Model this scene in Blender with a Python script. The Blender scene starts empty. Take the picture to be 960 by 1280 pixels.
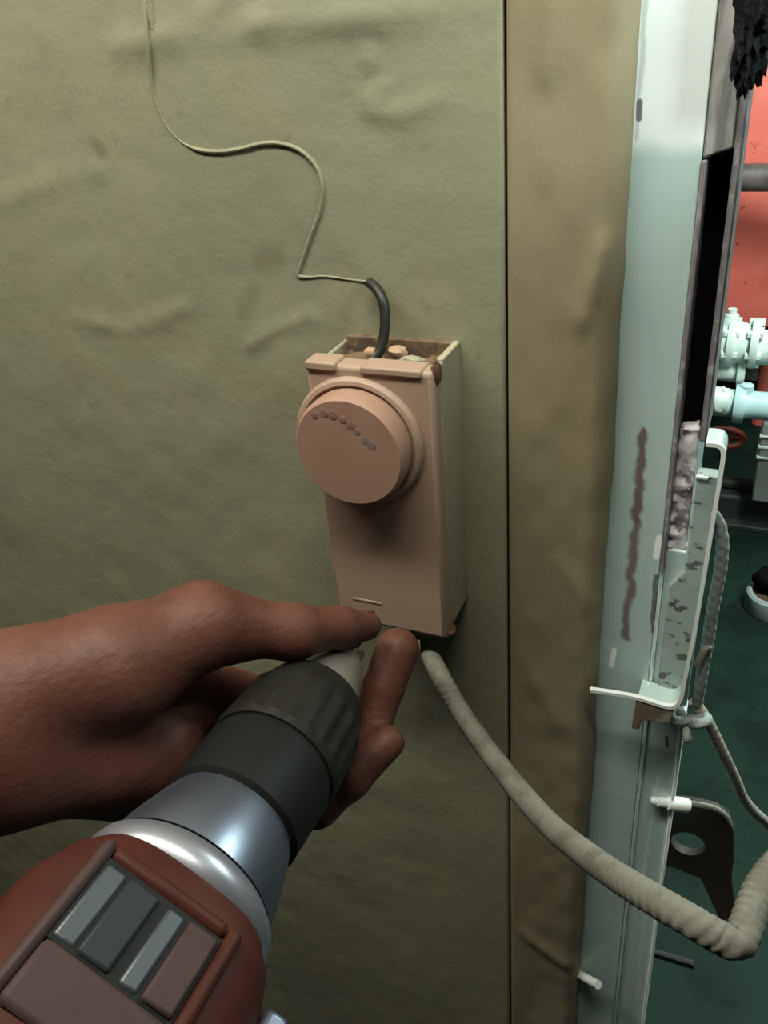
import bpy, bmesh, math, random
import numpy as np
from mathutils import Vector, Matrix

random.seed(7)
np.random.seed(7)
scene = bpy.context.scene
COL = scene.collection

# ------------------------------------------------------------------ camera
F = 1080.0
DIST = 0.36            # camera to lagged wall
ZC = 1.55              # camera height above the deck
_dn = np.array([165.0, 1810.0, F]); _dn /= np.linalg.norm(_dn)
_iy = np.array([541.0, -694.0, F]); _iy /= np.linalg.norm(_iy)
_iy -= _dn * (_iy @ _dn); _iy /= np.linalg.norm(_iy)
_ix = np.cross(_iy, -_dn)
WM = np.array([_ix, _iy, -_dn])          # world = WM @ (right, down, forward)
CAM = np.array([0.0, -DIST, ZC])

cam_data = bpy.data.cameras.new('camera')
cam = bpy.data.objects.new('camera', cam_data)
COL.objects.link(cam)
cam_data.sensor_fit = 'VERTICAL'
cam_data.sensor_height = 36.0
cam_data.sensor_width = 27.0
cam_data.lens = F / 1280.0 * 36.0
cam_data.clip_start = 0.01
m = Matrix.Identity(4)
for r in range(3):
    m[r][0] = WM[r, 0]; m[r][1] = -WM[r, 1]; m[r][2] = -WM[r, 2]; m[r][3] = CAM[r]
cam.matrix_world = m
scene.camera = cam

# ------------------------------------------------------------------ light
scene.view_settings.view_transform = 'Standard'
scene.view_settings.look = 'None'
scene.view_settings.gamma = 1.0
scene.view_settings.exposure = 0.0
world = bpy.data.worlds.new('world'); scene.world = world
world.use_nodes = True
world.node_tree.nodes['Background'].inputs[0].default_value = (0.62, 0.66, 0.60, 1)
world.node_tree.nodes['Background'].inputs[1].default_value = 0.025

def area(name, loc, target, sx, sy, power, color):
    d = bpy.data.lights.new(name, 'AREA'); d.shape = 'RECTANGLE'
    d.size = sx; d.size_y = sy; d.energy = power; d.color = color
    o = bpy.data.objects.new(name, d); COL.objects.link(o)
    o.location = loc
    o.rotation_euler = (Vector(target) - Vector(loc)).to_track_quat('-Z', 'Y').to_euler()
    return o
area('cabin_ceiling_tube_light', (-0.33, -0.25, 2.02), (-0.33, -0.24, 0.0), 0.90, 0.10, 9.6, (1.0, 0.975, 0.84))
area('added_frame_top_light', (0.115, -0.085, 1.625), (-0.04, 0.0, 1.50), 0.06, 0.045, 0.62, (0.86, 1.0, 0.95))  # added lamp out of view, brightens the top of the door frame
area('engine_room_tube_light', (0.55, 1.15, 2.10), (0.40, 1.35, 0.2), 0.15, 1.1, 58.0, (0.80, 1.0, 0.93))

# ------------------------------------------------------------------ pixel to place helpers
def ray(px, py):
    return WM @ np.array([(px - 480) / F, (py - 640) / F, 1.0])
def onY(px, py, y):
    r = ray(px, py); return CAM + r * (y - CAM[1]) / r[1]
def onX(px, py, x):
    r = ray(px, py); return CAM + r * (x - CAM[0]) / r[0]
def onZ(px, py, z):
    r = ray(px, py); return CAM + r * (z - CAM[2]) / r[2]
def at(px, py, d):
    r = ray(px, py); return CAM + r / np.linalg.norm(r) * d

# ------------------------------------------------------------------ mesh helpers
class MB:
    def __init__(self): self.v = []; self.f = []
    def add(self, v, f):
        b = len(self.v)
        self.v += [tuple(map(float, p)) for p in v]
        self.f += [tuple(int(i) + b for i in q) for q in f]
        return self
    def box(self, x0, x1, y0, y1, z0, z1):
        v = [(x, y, z) for x in (x0, x1) for y in (y0, y1) for z in (z0, z1)]
        return self.add(v, [(0,1,3,2),(4,6,7,5),(0,4,5,1),(2,3,7,6),(0,2,6,4),(1,5,7,3)])
    def lathe(self, prof, n=48, M=None, cap=True):
        """prof: list of (radius, height) along +Z"""
        v = []; f = []
        for r, h in prof:
            for k in range(n):
                a = 2 * math.pi * k / n
                v.append((r * math.cos(a), r * math.sin(a), h))
        for i in range(len(prof) - 1):
            for k in range(n):
                k2 = (k + 1) % n
                f.append((i*n+k, i*n+k2, (i+1)*n+k2, (i+1)*n+k))
        if cap:
            f.append(tuple(range(n))[::-1]); f.append(tuple((len(prof)-1)*n + k for k in range(n)))
        if M is not None: v = [tuple(M @ Vector(p)) for p in v]
        return self.add(v, f)
    def tube(self, pts, rad, n=12, ridge=0.0, pitch=0.004, sub=0, starts=2):
        pts = [np.array(p, float) for p in pts]
        if sub: pts, rad = smooth_path(pts, rad, sub)
        if not hasattr(rad, '__len__'): rad = [rad] * len(pts)
        t0 = pts[1] - pts[0]; t0 /= np.linalg.norm(t0)
        u = np.cross(t0, [0.3, 0.9, 0.2]); u /= np.linalg.norm(u)
        v = []; f = []; s = 0
        for i, p in enumerate(pts):
            a = pts[max(i-1, 0)]; b = pts[min(i+1, len(pts)-1)]
            t = b - a; t /= (np.linalg.norm(t) + 1e-12)
            u = u - t * (u @ t); u /= np.linalg.norm(u); w = np.cross(t, u)
            if i: s += np.linalg.norm(p - pts[i-1])
            for k in range(n):
                an = 2*math.pi*k/n
                rr = rad[i]
                if ridge: rr *= 1 + ridge * (math.sin(2*math.pi*s/pitch + starts*an) + 0.5*math.sin(2*math.pi*s/pitch - starts*an))
                v.append(p + rr * (math.cos(an)*u + math.sin(an)*w))
        for i in range(len(pts)-1):
            for k in range(n):
                k2 = (k+1) % n
                f.append((i*n+k, i*n+k2, (i+1)*n+k2, (i+1)*n+k))
        f.append(tuple(range(n))[::-1]); f.append(tuple((len(pts)-1)*n + k for k in range(n)))
        return self.add(v, f)
    def prism(self, poly, y0, y1):
        """poly in (x, z), extruded along y"""
        n = len(poly)
        v = [(x, y0, z) for x, z in poly] + [(x, y1, z) for x, z in poly]
        f = [tuple(range(n)), tuple(range(n, 2*n))[::-1]]
        for i in range(n):
            j = (i+1) % n
            f.append((i, i+n, j+n, j))
        return self.add(v, f)
    def build(self, name, mat, parent=None, smooth=True, bevel=0.0, loc=None, seg=2):
        me = bpy.data.meshes.new(name)
        me.from_pydata(self.v, [], self.f)
        bm = bmesh.new(); bm.from_mesh(me)
        bmesh.ops.recalc_face_normals(bm, faces=bm.faces)
        bm.to_mesh(me); bm.free()
        return finish(me, name, mat, parent, smooth, bevel, seg)

def finish(me, name, mat, parent=None, smooth=True, bevel=0.0, seg=2):
    o = bpy.data.objects.new(name, me); COL.objects.link(o)
    if mat: me.materials.append(mat)
    if bevel:
        b = o.modifiers.new('bevel', 'BEVEL'); b.width = bevel; b.segments = seg; b.limit_method = 'ANGLE'
    if smooth:
        me.polygons.foreach_set('use_smooth', [True] * len(me.polygons))
        try: me.set_sharp_from_angle(angle=math.radians(38))
        except Exception: pass
    if parent: 
        o.parent = parent
        o.matrix_parent_inverse = parent.matrix_basis.inverted()
    return o

def smooth_path(pts, rad, sub):
    P = [np.array(p, float) for p in pts]
    R = list(rad) if hasattr(rad, '__len__') else [rad]*len(P)
    out = []; ro = []
    for i in range(len(P)-1):
        p0 = P[max(i-1,0)]; p1 = P[i]; p2 = P[i+1]; p3 = P[min(i+2,len(P)-1)]
        for k in range(sub):
            t = k/sub
            out.append(0.5*((2*p1)+(-p0+p2)*t+(2*p0-5*p1+4*p2-p3)*t*t+(-p0+3*p1-3*p2+p3)*t**3))
            ro.append(R[i]*(1-t)+R[i+1]*t)
    out.append(P[-1]); ro.append(R[-1])
    return out, ro

def tag(o, label=None, cat=None, group=None, kind=None):
    if label: o['label'] = label
    if cat: o['category'] = cat
    if group: o['group'] = group
    if kind: o['kind'] = kind
    return o
def thing(name, label, cat, loc=(0,0,0), group=None):
    o = bpy.data.objects.new(name, None); COL.objects.link(o); o.empty_display_size = 0.02
    o.location = tuple(map(float, loc))
    return tag(o, label, cat, group)
def struct(o, label, cat=None):
    o['kind'] = 'structure'; o['label'] = label
    if cat: o['category'] = cat
    return o

# ------------------------------------------------------------------ noise (for sculpted relief)
def vnoise(x, y, seed=0):
    rs = np.random.RandomState(seed); T = rs.rand(256, 256)
    xi = np.floor(x).astype(int); yi = np.floor(y).astype(int)
    xf = x - xi; yf = y - yi
    xf = xf*xf*(3-2*xf); yf = yf*yf*(3-2*yf)
    a = T[xi % 256, yi % 256]; b = T[(xi+1) % 256, yi % 256]
    c = T[xi % 256, (yi+1) % 256]; d = T[(xi+1) % 256, (yi+1) % 256]
    return (a*(1-xf)+b*xf)*(1-yf)+(c*(1-xf)+d*xf)*yf - 0.5
def seg_dist(X, Z, pts):
    best = np.full(X.shape, 1e9); along = np.zeros(X.shape)
    n = len(pts)-1
    for i in range(n):
        ax, az = pts[i]; bx, bz = pts[i+1]
        dx, dz = bx-ax, bz-az
        t = np.clip(((X-ax)*dx+(Z-az)*dz)/(dx*dx+dz*dz), 0, 1)
        d = np.hypot(X-ax-t*dx, Z-az-t*dz)
        along = np.where(d < best, (i+t)/n, along); best = np.minimum(best, d)
    return best, along

# ------------------------------------------------------------------ materials
class Mat:
    def __init__(self, name, color, rough=0.6, metal=0.0, spec=0.5):
        self.m = bpy.data.materials.new(name); self.m.use_nodes = True
        self.nt = self.m.node_tree; self.n = self.nt.nodes; self.l = self.nt.links
        self.b = self.n['Principled BSDF']
        self.b.inputs['Roughness'].default_value = rough
        self.b.inputs['Metallic'].default_value = metal
        self.b.inputs['Specular IOR Level'].default_value = spec
        self.col = self._rgb(color)
        self.pos = self.n.new('ShaderNodeNewGeometry').outputs['Position']
        self.bump_prev = None
        self.l.new(self.col, self.b.inputs['Base Color'])
    def _rgb(self, c):
        r = self.n.new('ShaderNodeRGB'); r.outputs[0].default_value = (*c, 1); return r.outputs[0]
    def noise(self, scale, detail=3, rough=0.55, stretch=None, seed=0.0):
        t = self.n.new('ShaderNodeTexNoise'); t.inputs['Scale'].default_value = scale
        t.inputs['Detail'].default_value = detail; t.inputs['Roughness'].default_value = rough
        mp = self.n.new('ShaderNodeMapping'); self.l.new(self.pos, mp.inputs['Vector'])
        mp.inputs['Location'].default_value = (seed, seed*1.7, -seed)
        if stretch: mp.inputs['Scale'].default_value = stretch
        self.l.new(mp.outputs[0], t.inputs['Vector'])
        return t.outputs['Fac']
    def ramp(self, fac, lo, hi):
        r = self.n.new('ShaderNodeMapRange'); r.interpolation_type = 'SMOOTHSTEP'
        self.l.new(fac, r.inputs['Value']); r.inputs['From Min'].default_value = lo; r.inputs['From Max'].default_value = hi
        return r.outputs['Result']
    def math(self, op, a, b=None):
        n = self.n.new('ShaderNodeMath'); n.operation = op
        for i, v in enumerate((a, b)):
            if v is None: continue
            if isinstance(v, (int, float)): n.inputs[i].default_value = v
            else: self.l.new(v, n.inputs[i])
        return n.outputs[0]
    def mix(self, fac, color):
        n = self.n.new('ShaderNodeMix'); n.data_type = 'RGBA'
        if isinstance(fac, (int, float)): n.inputs[0].default_value = fac
        else: self.l.new(fac, n.inputs[0])
        self.l.new(self.col, n.inputs[6]); n.inputs[7].default_value = (*color, 1)
        self.col = n.outputs[2]; self.l.new(self.col, self.b.inputs['Base Color'])
        return self
    def mottle(self, color, scale, lo=0.4, hi=0.65, amt=1.0, detail=4, stretch=None, seed=0.0):
        f = self.ramp(self.noise(scale, detail, 0.6, stretch, seed), lo, hi)
        return self.mix(self.math('MULTIPLY', f, amt), color)
    def mark(self, p0, p1, width, color, amt=1.0, soft=0.5, breakup=60.0, wob=0.004, plane='xz'):
        """a stain or painted glint along the segment p0-p1 on the surface (x, z)"""
        nz = self.n.new('ShaderNodeTexNoise'); nz.inputs['Scale'].default_value = breakup; nz.inputs['Detail'].default_value = 3
        self.l.new(self.pos, nz.inputs['Vector'])
        sub = self.n.new('ShaderNodeVectorMath'); sub.operation = 'SUBTRACT'; self.l.new(nz.outputs['Color'], sub.inputs[0]); sub.inputs[1].default_value = (.5,.5,.5)
        sc = self.n.new('ShaderNodeVectorMath'); sc.operation = 'SCALE'; self.l.new(sub.outputs[0], sc.inputs[0]); sc.inputs['Scale'].default_value = wob
        ad = self.n.new('ShaderNodeVectorMath'); ad.operation = 'ADD'; self.l.new(self.pos, ad.inputs[0]); self.l.new(sc.outputs[0], ad.inputs[1])
        sx = self.n.new('ShaderNodeSeparateXYZ'); self.l.new(ad.outputs[0], sx.inputs[0])
        X = sx.outputs[0]; Z = sx.outputs[2]
        ax, az = p0; bx, bz = p1; dx, dz = bx-ax, bz-az; L2 = dx*dx+dz*dz+1e-9
        M = self.math
        px = M('SUBTRACT', X, ax); pz = M('SUBTRACT', Z, az)
        t = M('ADD', M('MULTIPLY', px, dx/L2), M('MULTIPLY', pz, dz/L2))
        t = M('MINIMUM', M('MAXIMUM', t, 0.0), 1.0)
        ex = M('SUBTRACT', px, M('MULTIPLY', t, dx)); ez = M('SUBTRACT', pz, M('MULTIPLY', t, dz))
        d = M('SQRT', M('ADD', M('MULTIPLY', ex, ex), M('MULTIPLY', ez, ez)))
        f = self.ramp(d, width, width*(1-soft))
        return self.mix(M('MULTIPLY', f, amt), color)
    def bump(self, scale, strength, dist=0.001, detail=4, stretch=None, seed=0.0):
        b = self.n.new('ShaderNodeBump'); b.inputs['Strength'].default_value = strength; b.inputs['Distance'].default_value = dist
        self.l.new(self.noise(scale, detail, 0.6, stretch, seed), b.inputs['Height'])
        if self.bump_prev: self.l.new(self.bump_prev, b.inputs['Normal'])
        self.bump_prev = b.outputs[0]; self.l.new(self.bump_prev, self.b.inputs['Normal'])
        return self
    def emit(self, color, s):
        self.b.inputs['Emission Color'].default_value = (*color, 1); self.b.inputs['Emission Strength'].default_value = s
        return self

def wxz(px, py, y=0.0):
    p = onY(px, py, y); return (float(p[0]), float(p[2]))

lag = Mat('olive_lagging_paint', (0.285, 0.276, 0.178), 0.62, 0, 0.4)
lag.mottle((0.235, 0.236, 0.160), 5.0, 0.38, 0.68, 0.7)
lag.mottle((0.33, 0.29, 0.175), 22.0, 0.5, 0.72, 0.5, seed=3)
lag.mottle((0.16, 0.15, 0.085), 75.0, 0.63, 0.76, 0.45, seed=5)
lag.mark(wxz(325,330), wxz(345,322), 0.009, (0.13,0.115,0.06), 0.4, 0.9)
lag.mark(wxz(303,390), wxz(316,365), 0.007, (0.14,0.125,0.065), 0.35, 0.9)
lag.mark(wxz(122,183), wxz(126,190), 0.006, (0.14,0.125,0.065), 0.5, 0.9)
lag.mark(wxz(310,435), wxz(385,400), 0.003, (0.16,0.145,0.08), 0.4, 0.9)
lag.bump(420, 0.22, 0.0006).bump(60, 0.25, 0.002, seed=2)
lagc = Mat('brown_olive_corner_lagging_paint', (0.285, 0.245, 0.155), 0.6, 0, 0.4)
lagc.mottle((0.25, 0.208, 0.125), 7.0, 0.38, 0.66, 0.8, seed=9)
lagc.mottle((0.33, 0.29, 0.175), 26.0, 0.55, 0.75, 0.4, seed=4)
lagc.bump(380, 0.2, 0.0006).bump(40, 0.25, 0.003, seed=7, stretch=(1,1,0.35))
dark = Mat('dark_gap', (0.09, 0.075, 0.045), 0.9)
mint = Mat('mint_door_frame_paint', (0.48, 0.625, 0.60), 0.30, 0, 0.5)
mint.mottle((0.41, 0.53, 0.49), 14, 0.4, 0.7, 0.7, stretch=(2.5,1,0.5))
mint.mottle((0.56, 0.63, 0.60), 60, 0.62, 0.75, 0.5, seed=5)
YF = 0.012
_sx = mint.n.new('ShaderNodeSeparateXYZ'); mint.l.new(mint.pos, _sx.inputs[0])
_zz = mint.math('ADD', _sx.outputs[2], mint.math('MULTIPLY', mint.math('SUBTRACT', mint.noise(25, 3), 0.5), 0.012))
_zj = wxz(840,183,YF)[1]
mint.mix(mint.ramp(_zz, _zj-0.006, _zj+0.003), (0.86, 0.96, 0.95))  # upper frame lightened: its brightly lit top is put into the colour
mint.mark(wxz(808,-10,YF), wxz(797,172,YF), 0.0016, (0.50,0.54,0.57), 0.7, 0.9, wob=0.004)
mint.mark(wxz(805,540,YF), wxz(796,650,YF), 0.0032, (0.15,0.095,0.09), 0.9, 0.7, breakup=110, wob=0.007)
mint.mark(wxz(796,650,YF), wxz(781,795,YF), 0.0036, (0.17,0.10,0.10), 0.85, 0.8, breakup=110, wob=0.007)
mint.mark(wxz(800,128,YF), wxz(799,148,YF), 0.0016, (0.13,0.12,0.13), 0.9, 0.5, wob=0.001)
mint.mark(wxz(768,812,YF), wxz(764,832,YF), 0.0016, (0.95,0.97,0.96), 1.0, 0.3, wob=0.001)  # this and the next two: white chips with glints put into the colour
mint.mark(wxz(757,668,YF), wxz(753,682,YF), 0.0016, (0.95,0.97,0.96), 1.0, 0.3, wob=0.001)
mint.mark(wxz(825,672,YF), wxz(820,696,YF), 0.0018, (0.95,0.97,0.96), 1.0, 0.3, wob=0.001)
mint.mark(wxz(820,720,YF), wxz(815,790,YF), 0.0017, (0.10,0.10,0.10), 0.85, 0.6, wob=0.005)
mint.mark(wxz(826,740,YF), wxz(812,850,YF), 0.0013, (0.78,0.84,0.8), 0.7, 0.6, wob=0.007, breakup=160)
mint.mark(wxz(735,985,YF), wxz(840,1003,YF), 0.0013, (0.66,0.72,0.69), 0.6, 0.7, wob=0.003)
mint.mark(wxz(822,975,YF), wxz(800,1120,YF), 0.0014, (0.74,0.80,0.77), 0.55, 0.7, wob=0.007, breakup=190)
mint.mark(wxz(833,925,YF), wxz(833,936,YF), 0.0012, (0.05,0.05,0.05), 0.9, 0.4, wob=0.001)
mint.mark(wxz(806,1130,YF), wxz(795,1260,YF), 0.002, (0.68,0.74,0.7), 0.5, 0.7, wob=0.009, breakup=190)
mint.bump(150, 0.12, 0.0006).bump(30, 0.15, 0.002, seed=3)
mintdirty = Mat('scuffed_grey_frame_paint', (0.36, 0.36, 0.335), 0.55)
mintdirty.mottle((0.14,0.13,0.125), 60, 0.42, 0.62, 0.85, stretch=(2.4,1,0.4)).mottle((0.52,0.54,0.5), 35, 0.55, 0.7, 0.6, seed=4, stretch=(1,1,0.4)).bump(120,0.3,0.001)
rubber = Mat('black_gasket_rubber', (0.008, 0.006, 0.008), 0.9, 0, 0.05)
rim = Mat('worn_purple_grey_steel_edge', (0.20,0.18,0.19), 0.5)
rim.mottle((0.42,0.42,0.43), 90, 0.5, 0.66, 0.8).bump(160,0.25,0.0008)
flaky = Mat('flaky_white_paint', (0.78,0.73,0.76), 0.6)
flaky.mottle((0.14,0.11,0.125), 110, 0.50, 0.57, 0.95).mottle((0.40,0.35,0.38), 45, 0.45, 0.6, 0.6, seed=6).bump(120,0.5,0.0012)
strike = Mat('scuffed_pale_green_plate', (0.34,0.41,0.385), 0.5)
strike.mottle((0.07,0.08,0.07), 110, 0.58, 0.63, 0.9, stretch=(1,1,1.6)).mottle((0.5,0.56,0.53), 40, 0.5, 0.7, 0.5, seed=8).bump(130,0.35,0.001)
edgew = Mat('white_painted_bar_edge', (0.80,0.86,0.83), 0.4)
edgew.mottle((0.5,0.55,0.52), 90, 0.6, 0.72, 0.6)
rustbar = Mat('rusty_brown_bar', (0.15,0.115,0.075), 0.75)
rustbar.mottle((0.30,0.32,0.28), 60, 0.58, 0.7, 0.6).bump(140,0.4,0.001)
salmon = Mat('salmon_plastic', (0.37,0.255,0.185), 0.5, 0, 0.4)
salmon.mottle((0.35,0.235,0.170), 30, 0.45, 0.68, 0.7).mottle((0.26,0.15,0.10), 140, 0.68, 0.76, 0.6, seed=5).bump(300,0.1,0.0005)
dialm = Mat('salmon_dial_face', (0.34,0.205,0.145), 0.55, 0, 0.35)
dialm.mottle((0.33,0.165,0.12), 55, 0.5, 0.7, 0.7, seed=2).bump(300,0.12,0.0005)
boxol = Mat('olive_painted_box', (0.33,0.31,0.215), 0.55)
boxol.mottle((0.27,0.255,0.175), 35, 0.45, 0.65, 0.7).mottle((0.36,0.28,0.19), 60, 0.6, 0.72, 0.6, seed=4).bump(200,0.2,0.0006)
boxin = Mat('rusty_box_interior', (0.17,0.105,0.06), 0.8)
boxin.mottle((0.08,0.05,0.03), 90, 0.45, 0.62, 0.9).mottle((0.36,0.25,0.16), 120, 0.62, 0.72, 0.7, seed=3).bump(160,0.5,0.0015)
rust = Mat('dark_rust', (0.10,0.045,0.025), 0.85)
rust.mottle((0.05,0.025,0.015), 200, 0.45, 0.6, 0.8).bump(250,0.6,0.001)
orange = Mat('pale_orange_debris', (0.42,0.27,0.17), 0.7)
markm = Mat('faded_dark_marking', (0.22,0.13,0.095), 0.8)
markb = Mat('faded_blue_marking', (0.19,0.145,0.15), 0.8)
blackc = Mat('black_cable_sheath', (0.012,0.013,0.010), 0.5)
braid = Mat('beige_braided_sheath', (0.155,0.15,0.122), 0.8, 0, 0.2)
braid.mottle((0.10,0.088,0.068), 90, 0.45, 0.65, 0.7).bump(700,0.4,0.0006)
cordm = Mat('beige_cord', (0.40,0.36,0.30), 0.85, 0, 0.2); cordm.mottle((0.24,0.21,0.175), 150, 0.5, 0.65, 0.7).bump(600,0.5,0.0008)
whitecord = Mat('painted_white_cord', (0.34,0.38,0.36), 0.85); whitecord.mottle((0.14,0.16,0.15), 130, 0.5, 0.65, 0.6).bump(500,0.5,0.0008)
skin = Mat('tanned_shaded_skin', (0.125,0.050,0.034), 0.5, 0, 0.3)  # darker than real skin: shade over the hand is put into the colour
skin.mottle((0.095,0.036,0.023), 28, 0.4, 0.65, 0.8).mottle((0.055,0.026,0.019), 55, 0.54, 0.74, 0.55, seed=6).mottle((0.03,0.017,0.013), 210, 0.66, 0.76, 0.5, seed=2)
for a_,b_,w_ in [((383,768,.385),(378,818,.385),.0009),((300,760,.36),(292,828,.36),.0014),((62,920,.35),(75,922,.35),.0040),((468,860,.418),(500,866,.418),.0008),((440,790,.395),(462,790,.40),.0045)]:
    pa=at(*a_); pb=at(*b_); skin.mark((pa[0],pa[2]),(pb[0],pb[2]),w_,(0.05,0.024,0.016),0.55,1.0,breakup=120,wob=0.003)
skin.bump(260,0.5,0.0009, stretch=(1,1,1.6)).bump(900,0.12,0.0004)
skin.b.inputs['Subsurface Weight'].default_value = 0.12
skin.b.inputs['Subsurface Radius'].default_value = (0.012,0.004,0.002)
skin.b.inputs['Subsurface Scale'].default_value = 0.4
nailm = Mat('dirty_fingernail', (0.15,0.085,0.06), 0.4); nailm.mottle((0.07,0.04,0.03), 200, 0.5, 0.62, 0.8)
toolred = Mat('faded_red_tool_housing', (0.055,0.0155,0.011), 0.5)  # drill colours from here to the jaw darkened to carry the shade on it
toolred.mottle((0.042,0.012,0.009), 40, 0.4, 0.65, 0.8).bump(400,0.15,0.0005)
toolpink = Mat('worn_pink_red_housing', (0.050,0.031,0.029), 0.55); toolpink.mottle((0.046,0.023,0.021), 60, 0.45, 0.65, 0.8)
toolgrey = Mat('grey_vent_slat', (0.022,0.026,0.029), 0.45)
toolsilver = Mat('pale_grey_vent_slat', (0.05,0.058,0.066), 0.4, 0.3)
tooldark = Mat('dark_grey_tool_plastic', (0.010,0.0105,0.010), 0.55); tooldark.bump(500,0.2,0.0005)
chuckm = Mat('olive_grey_chuck', (0.018,0.017,0.014), 0.55, 0.0); chuckm.mottle((0.012,0.011,0.009), 60, 0.4, 0.6, 0.8)
silver = Mat('brushed_silver_gear_case', (0.19,0.21,0.27), 0.36, 0.9); silver.bump(250,0.1,0.0004)
silverw = Mat('pale_silver_collar', (0.30,0.30,0.34), 0.36, 0.7)
jaw = Mat('worn_steel_jaw', (0.36,0.34,0.29), 0.32, 0.6)
bitm = Mat('dark_steel_bit', (0.05,0.045,0.04), 0.4, 0.7)
deck = Mat('dark_green_deck_paint', (0.012,0.030,0.021), 0.6, 0, 0.12)
deck.mottle((0.006,0.013,0.010), 4.5, 0.42, 0.66, 0.8).mottle((0.005,0.006,0.0055), 22, 0.6, 0.72, 0.7, seed=3).bump(40,0.3,0.002)
redp = Mat('red_tank_paint', (0.95,0.20,0.15), 0.45)
redp.mottle((0.85,0.155,0.115), 6, 0.4, 0.65, 0.8).mottle((0.2,0.03,0.02), 22, 0.66, 0.72, 0.8, seed=4).bump(14,0.3,0.01)
pipew = Mat('white_pipe_paint', (0.72,0.80,0.74), 0.35); pipew.mottle((0.42,0.48,0.42), 22, 0.55, 0.7, 0.7).bump(40,0.4,0.006)
pipeb = Mat('pale_blue_pipe_paint', (0.52,0.68,0.70), 0.3); pipeb.mottle((0.38,0.50,0.52), 14, 0.5, 0.7, 0.6).bump(40,0.2,0.004)
pipegrey = Mat('grimy_brown_grey_pipe', (0.15,0.105,0.10), 0.5); pipegrey.mottle((0.07,0.05,0.05), 20, 0.45, 0.65, 0.8)
machine = Mat('dark_machine_bed', (0.035,0.042,0.038), 0.6); machine.mottle((0.06,0.035,0.03), 12, 0.5, 0.7, 0.6)
farwall = Mat('pale_grey_bulkhead_paint', (0.34,0.38,0.35), 0.6); farwall.mottle((0.22,0.25,0.23), 3, 0.4, 0.65, 0.8)
ceilm = Mat('cream_deckhead_paint', (0.55,0.54,0.47), 0.7)
tubem = Mat('lit_fluorescent_tube', (0.9,0.9,0.85), 0.5).emit((1.0,0.95,0.82), 2.0)
tubeg = Mat('lit_cool_fluorescent_tube', (0.9,0.9,0.85), 0.5).emit((0.85,1.0,0.95), 3.0)
greybox = Mat('grey_painted_steel', (0.30,0.31,0.29), 0.5); greybox.mottle((0.18,0.17,0.16), 18, 0.5, 0.7, 0.7)
ragm = Mat('black_oily_cloth', (0.010,0.011,0.012), 0.85, 0, 0.15); ragm.bump(90,0.8,0.004)
for q in (toolred,toolpink,toolgrey,tooldark,chuckm): q.b.inputs['Specular IOR Level'].default_value=0.12
skin.b.inputs['Specular IOR Level'].default_value=0.22
MM = lambda x: x.m

# ------------------------------------------------------------------ the lagged wall (left), relief sculpted
XS = wxz(634, 640)[0]            # seam between the two lagging panels
XE = wxz(755, 680)[0]            # right edge of the lagging
PZ = lambda L: [wxz(*p) for p in L]
ridges = [ # polyline (pixels), height, width
    (PZ([(150,58),(240,42),(300,40),(330,30)]), 0.0016, 0.0060),
    (PZ([(330,30),(420,26),(520,14),(640,8)]), 0.0018, 0.0060),
    (PZ([(255,18),(275,5),(290,-10)]), 0.0020, 0.004),
    (PZ([(458,72),(464,80)]), 0.0020, 0.003),
    (PZ([(458,122),(474,118),(482,108)]), 0.0022, 0.0025),
    (PZ([(462,141),(498,143)]), 0.0026, 0.0028),
    (PZ([(510,140),(540,128),(580,124)]), 0.0018, 0.003),
    (PZ([(580,90),(600,70),(618,60)]), 0.0014, 0.004),
    (PZ([(100,400),(160,412),(200,400),(230,385)]), 0.0012, 0.004),
    (PZ([(310,435),(340,415),(390,398)]), 0.0014, 0.004),
    (PZ([(0,250),(60,230),(120,215)]), 0.0010, 0.006),
]
def lag_relief(X, Z):
    h = 0.0030*vnoise(X*6+3, Z*6+7, 1) + 0.0018*vnoise(X*18, Z*18, 2) + 0.0006*vnoise(X*55, Z*55, 3) + 0.0002*vnoise(X*130, Z*130, 9)
    for pts, a, w in ridges:
        d, al = seg_dist(X, Z, pts)
        h = h + 0.65*a*np.exp(-(d/w)**2)*(0.55+0.9*(vnoise(X*90+11, Z*90, 4)+0.5))
    return h
def grid_mesh(name, X, Y, Z, mat):
    nz, nx = X.shape
    v = np.stack([X.ravel(), Y.ravel(), Z.ravel()], 1)
    idx = np.arange(nx*nz).reshape(nz, nx)
    f = np.stack([idx[:-1,:-1], idx[:-1,1:], idx[1:,1:], idx[1:,:-1]], -1).reshape(-1, 4)
    me = bpy.data.meshes.new(name); me.from_pydata(v.tolist(), [], f.tolist())
    return me
wall_left = bpy.data.objects.new('wall_left', None); COL.objects.link(wall_left)
struct(wall_left, 'olive painted cloth-lagged wall carrying the salmon box')
def main_panel():
    xs = np.concatenate([np.linspace(-2.2, -0.90, 40)[:-1], np.linspace(-0.90, XS-0.006, 230)[:-1], np.linspace(XS-0.006, XS-0.0004, 8)])
    zs = np.concatenate([np.linspace(0, 0.5, 30)[:-1], np.linspace(0.5, 1.75, 360)[:-1], np.linspace(1.75, 2.25, 30)])
    X, Z = np.meshgrid(xs, zs)
    edge = np.clip((XS-0.0004-X)/0.0025, 0, 1); flat = np.clip((XS-X)/0.05, 0, 1)
    edge = np.sqrt(1-(1-edge)**2)
    Y = -lag_relief(X, Z) * flat + 0.0018*(1-edge)
    me = grid_mesh('lagging_panel', X, Y, Z, lag)
    # thickness behind
    o = finish(me, 'lagging_panel', lag.m, wall_left)
    s = o.modifiers.new('thick', 'SOLIDIFY'); s.thickness = 0.02; s.offset = -1
    return o
lp = main_panel()
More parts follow.
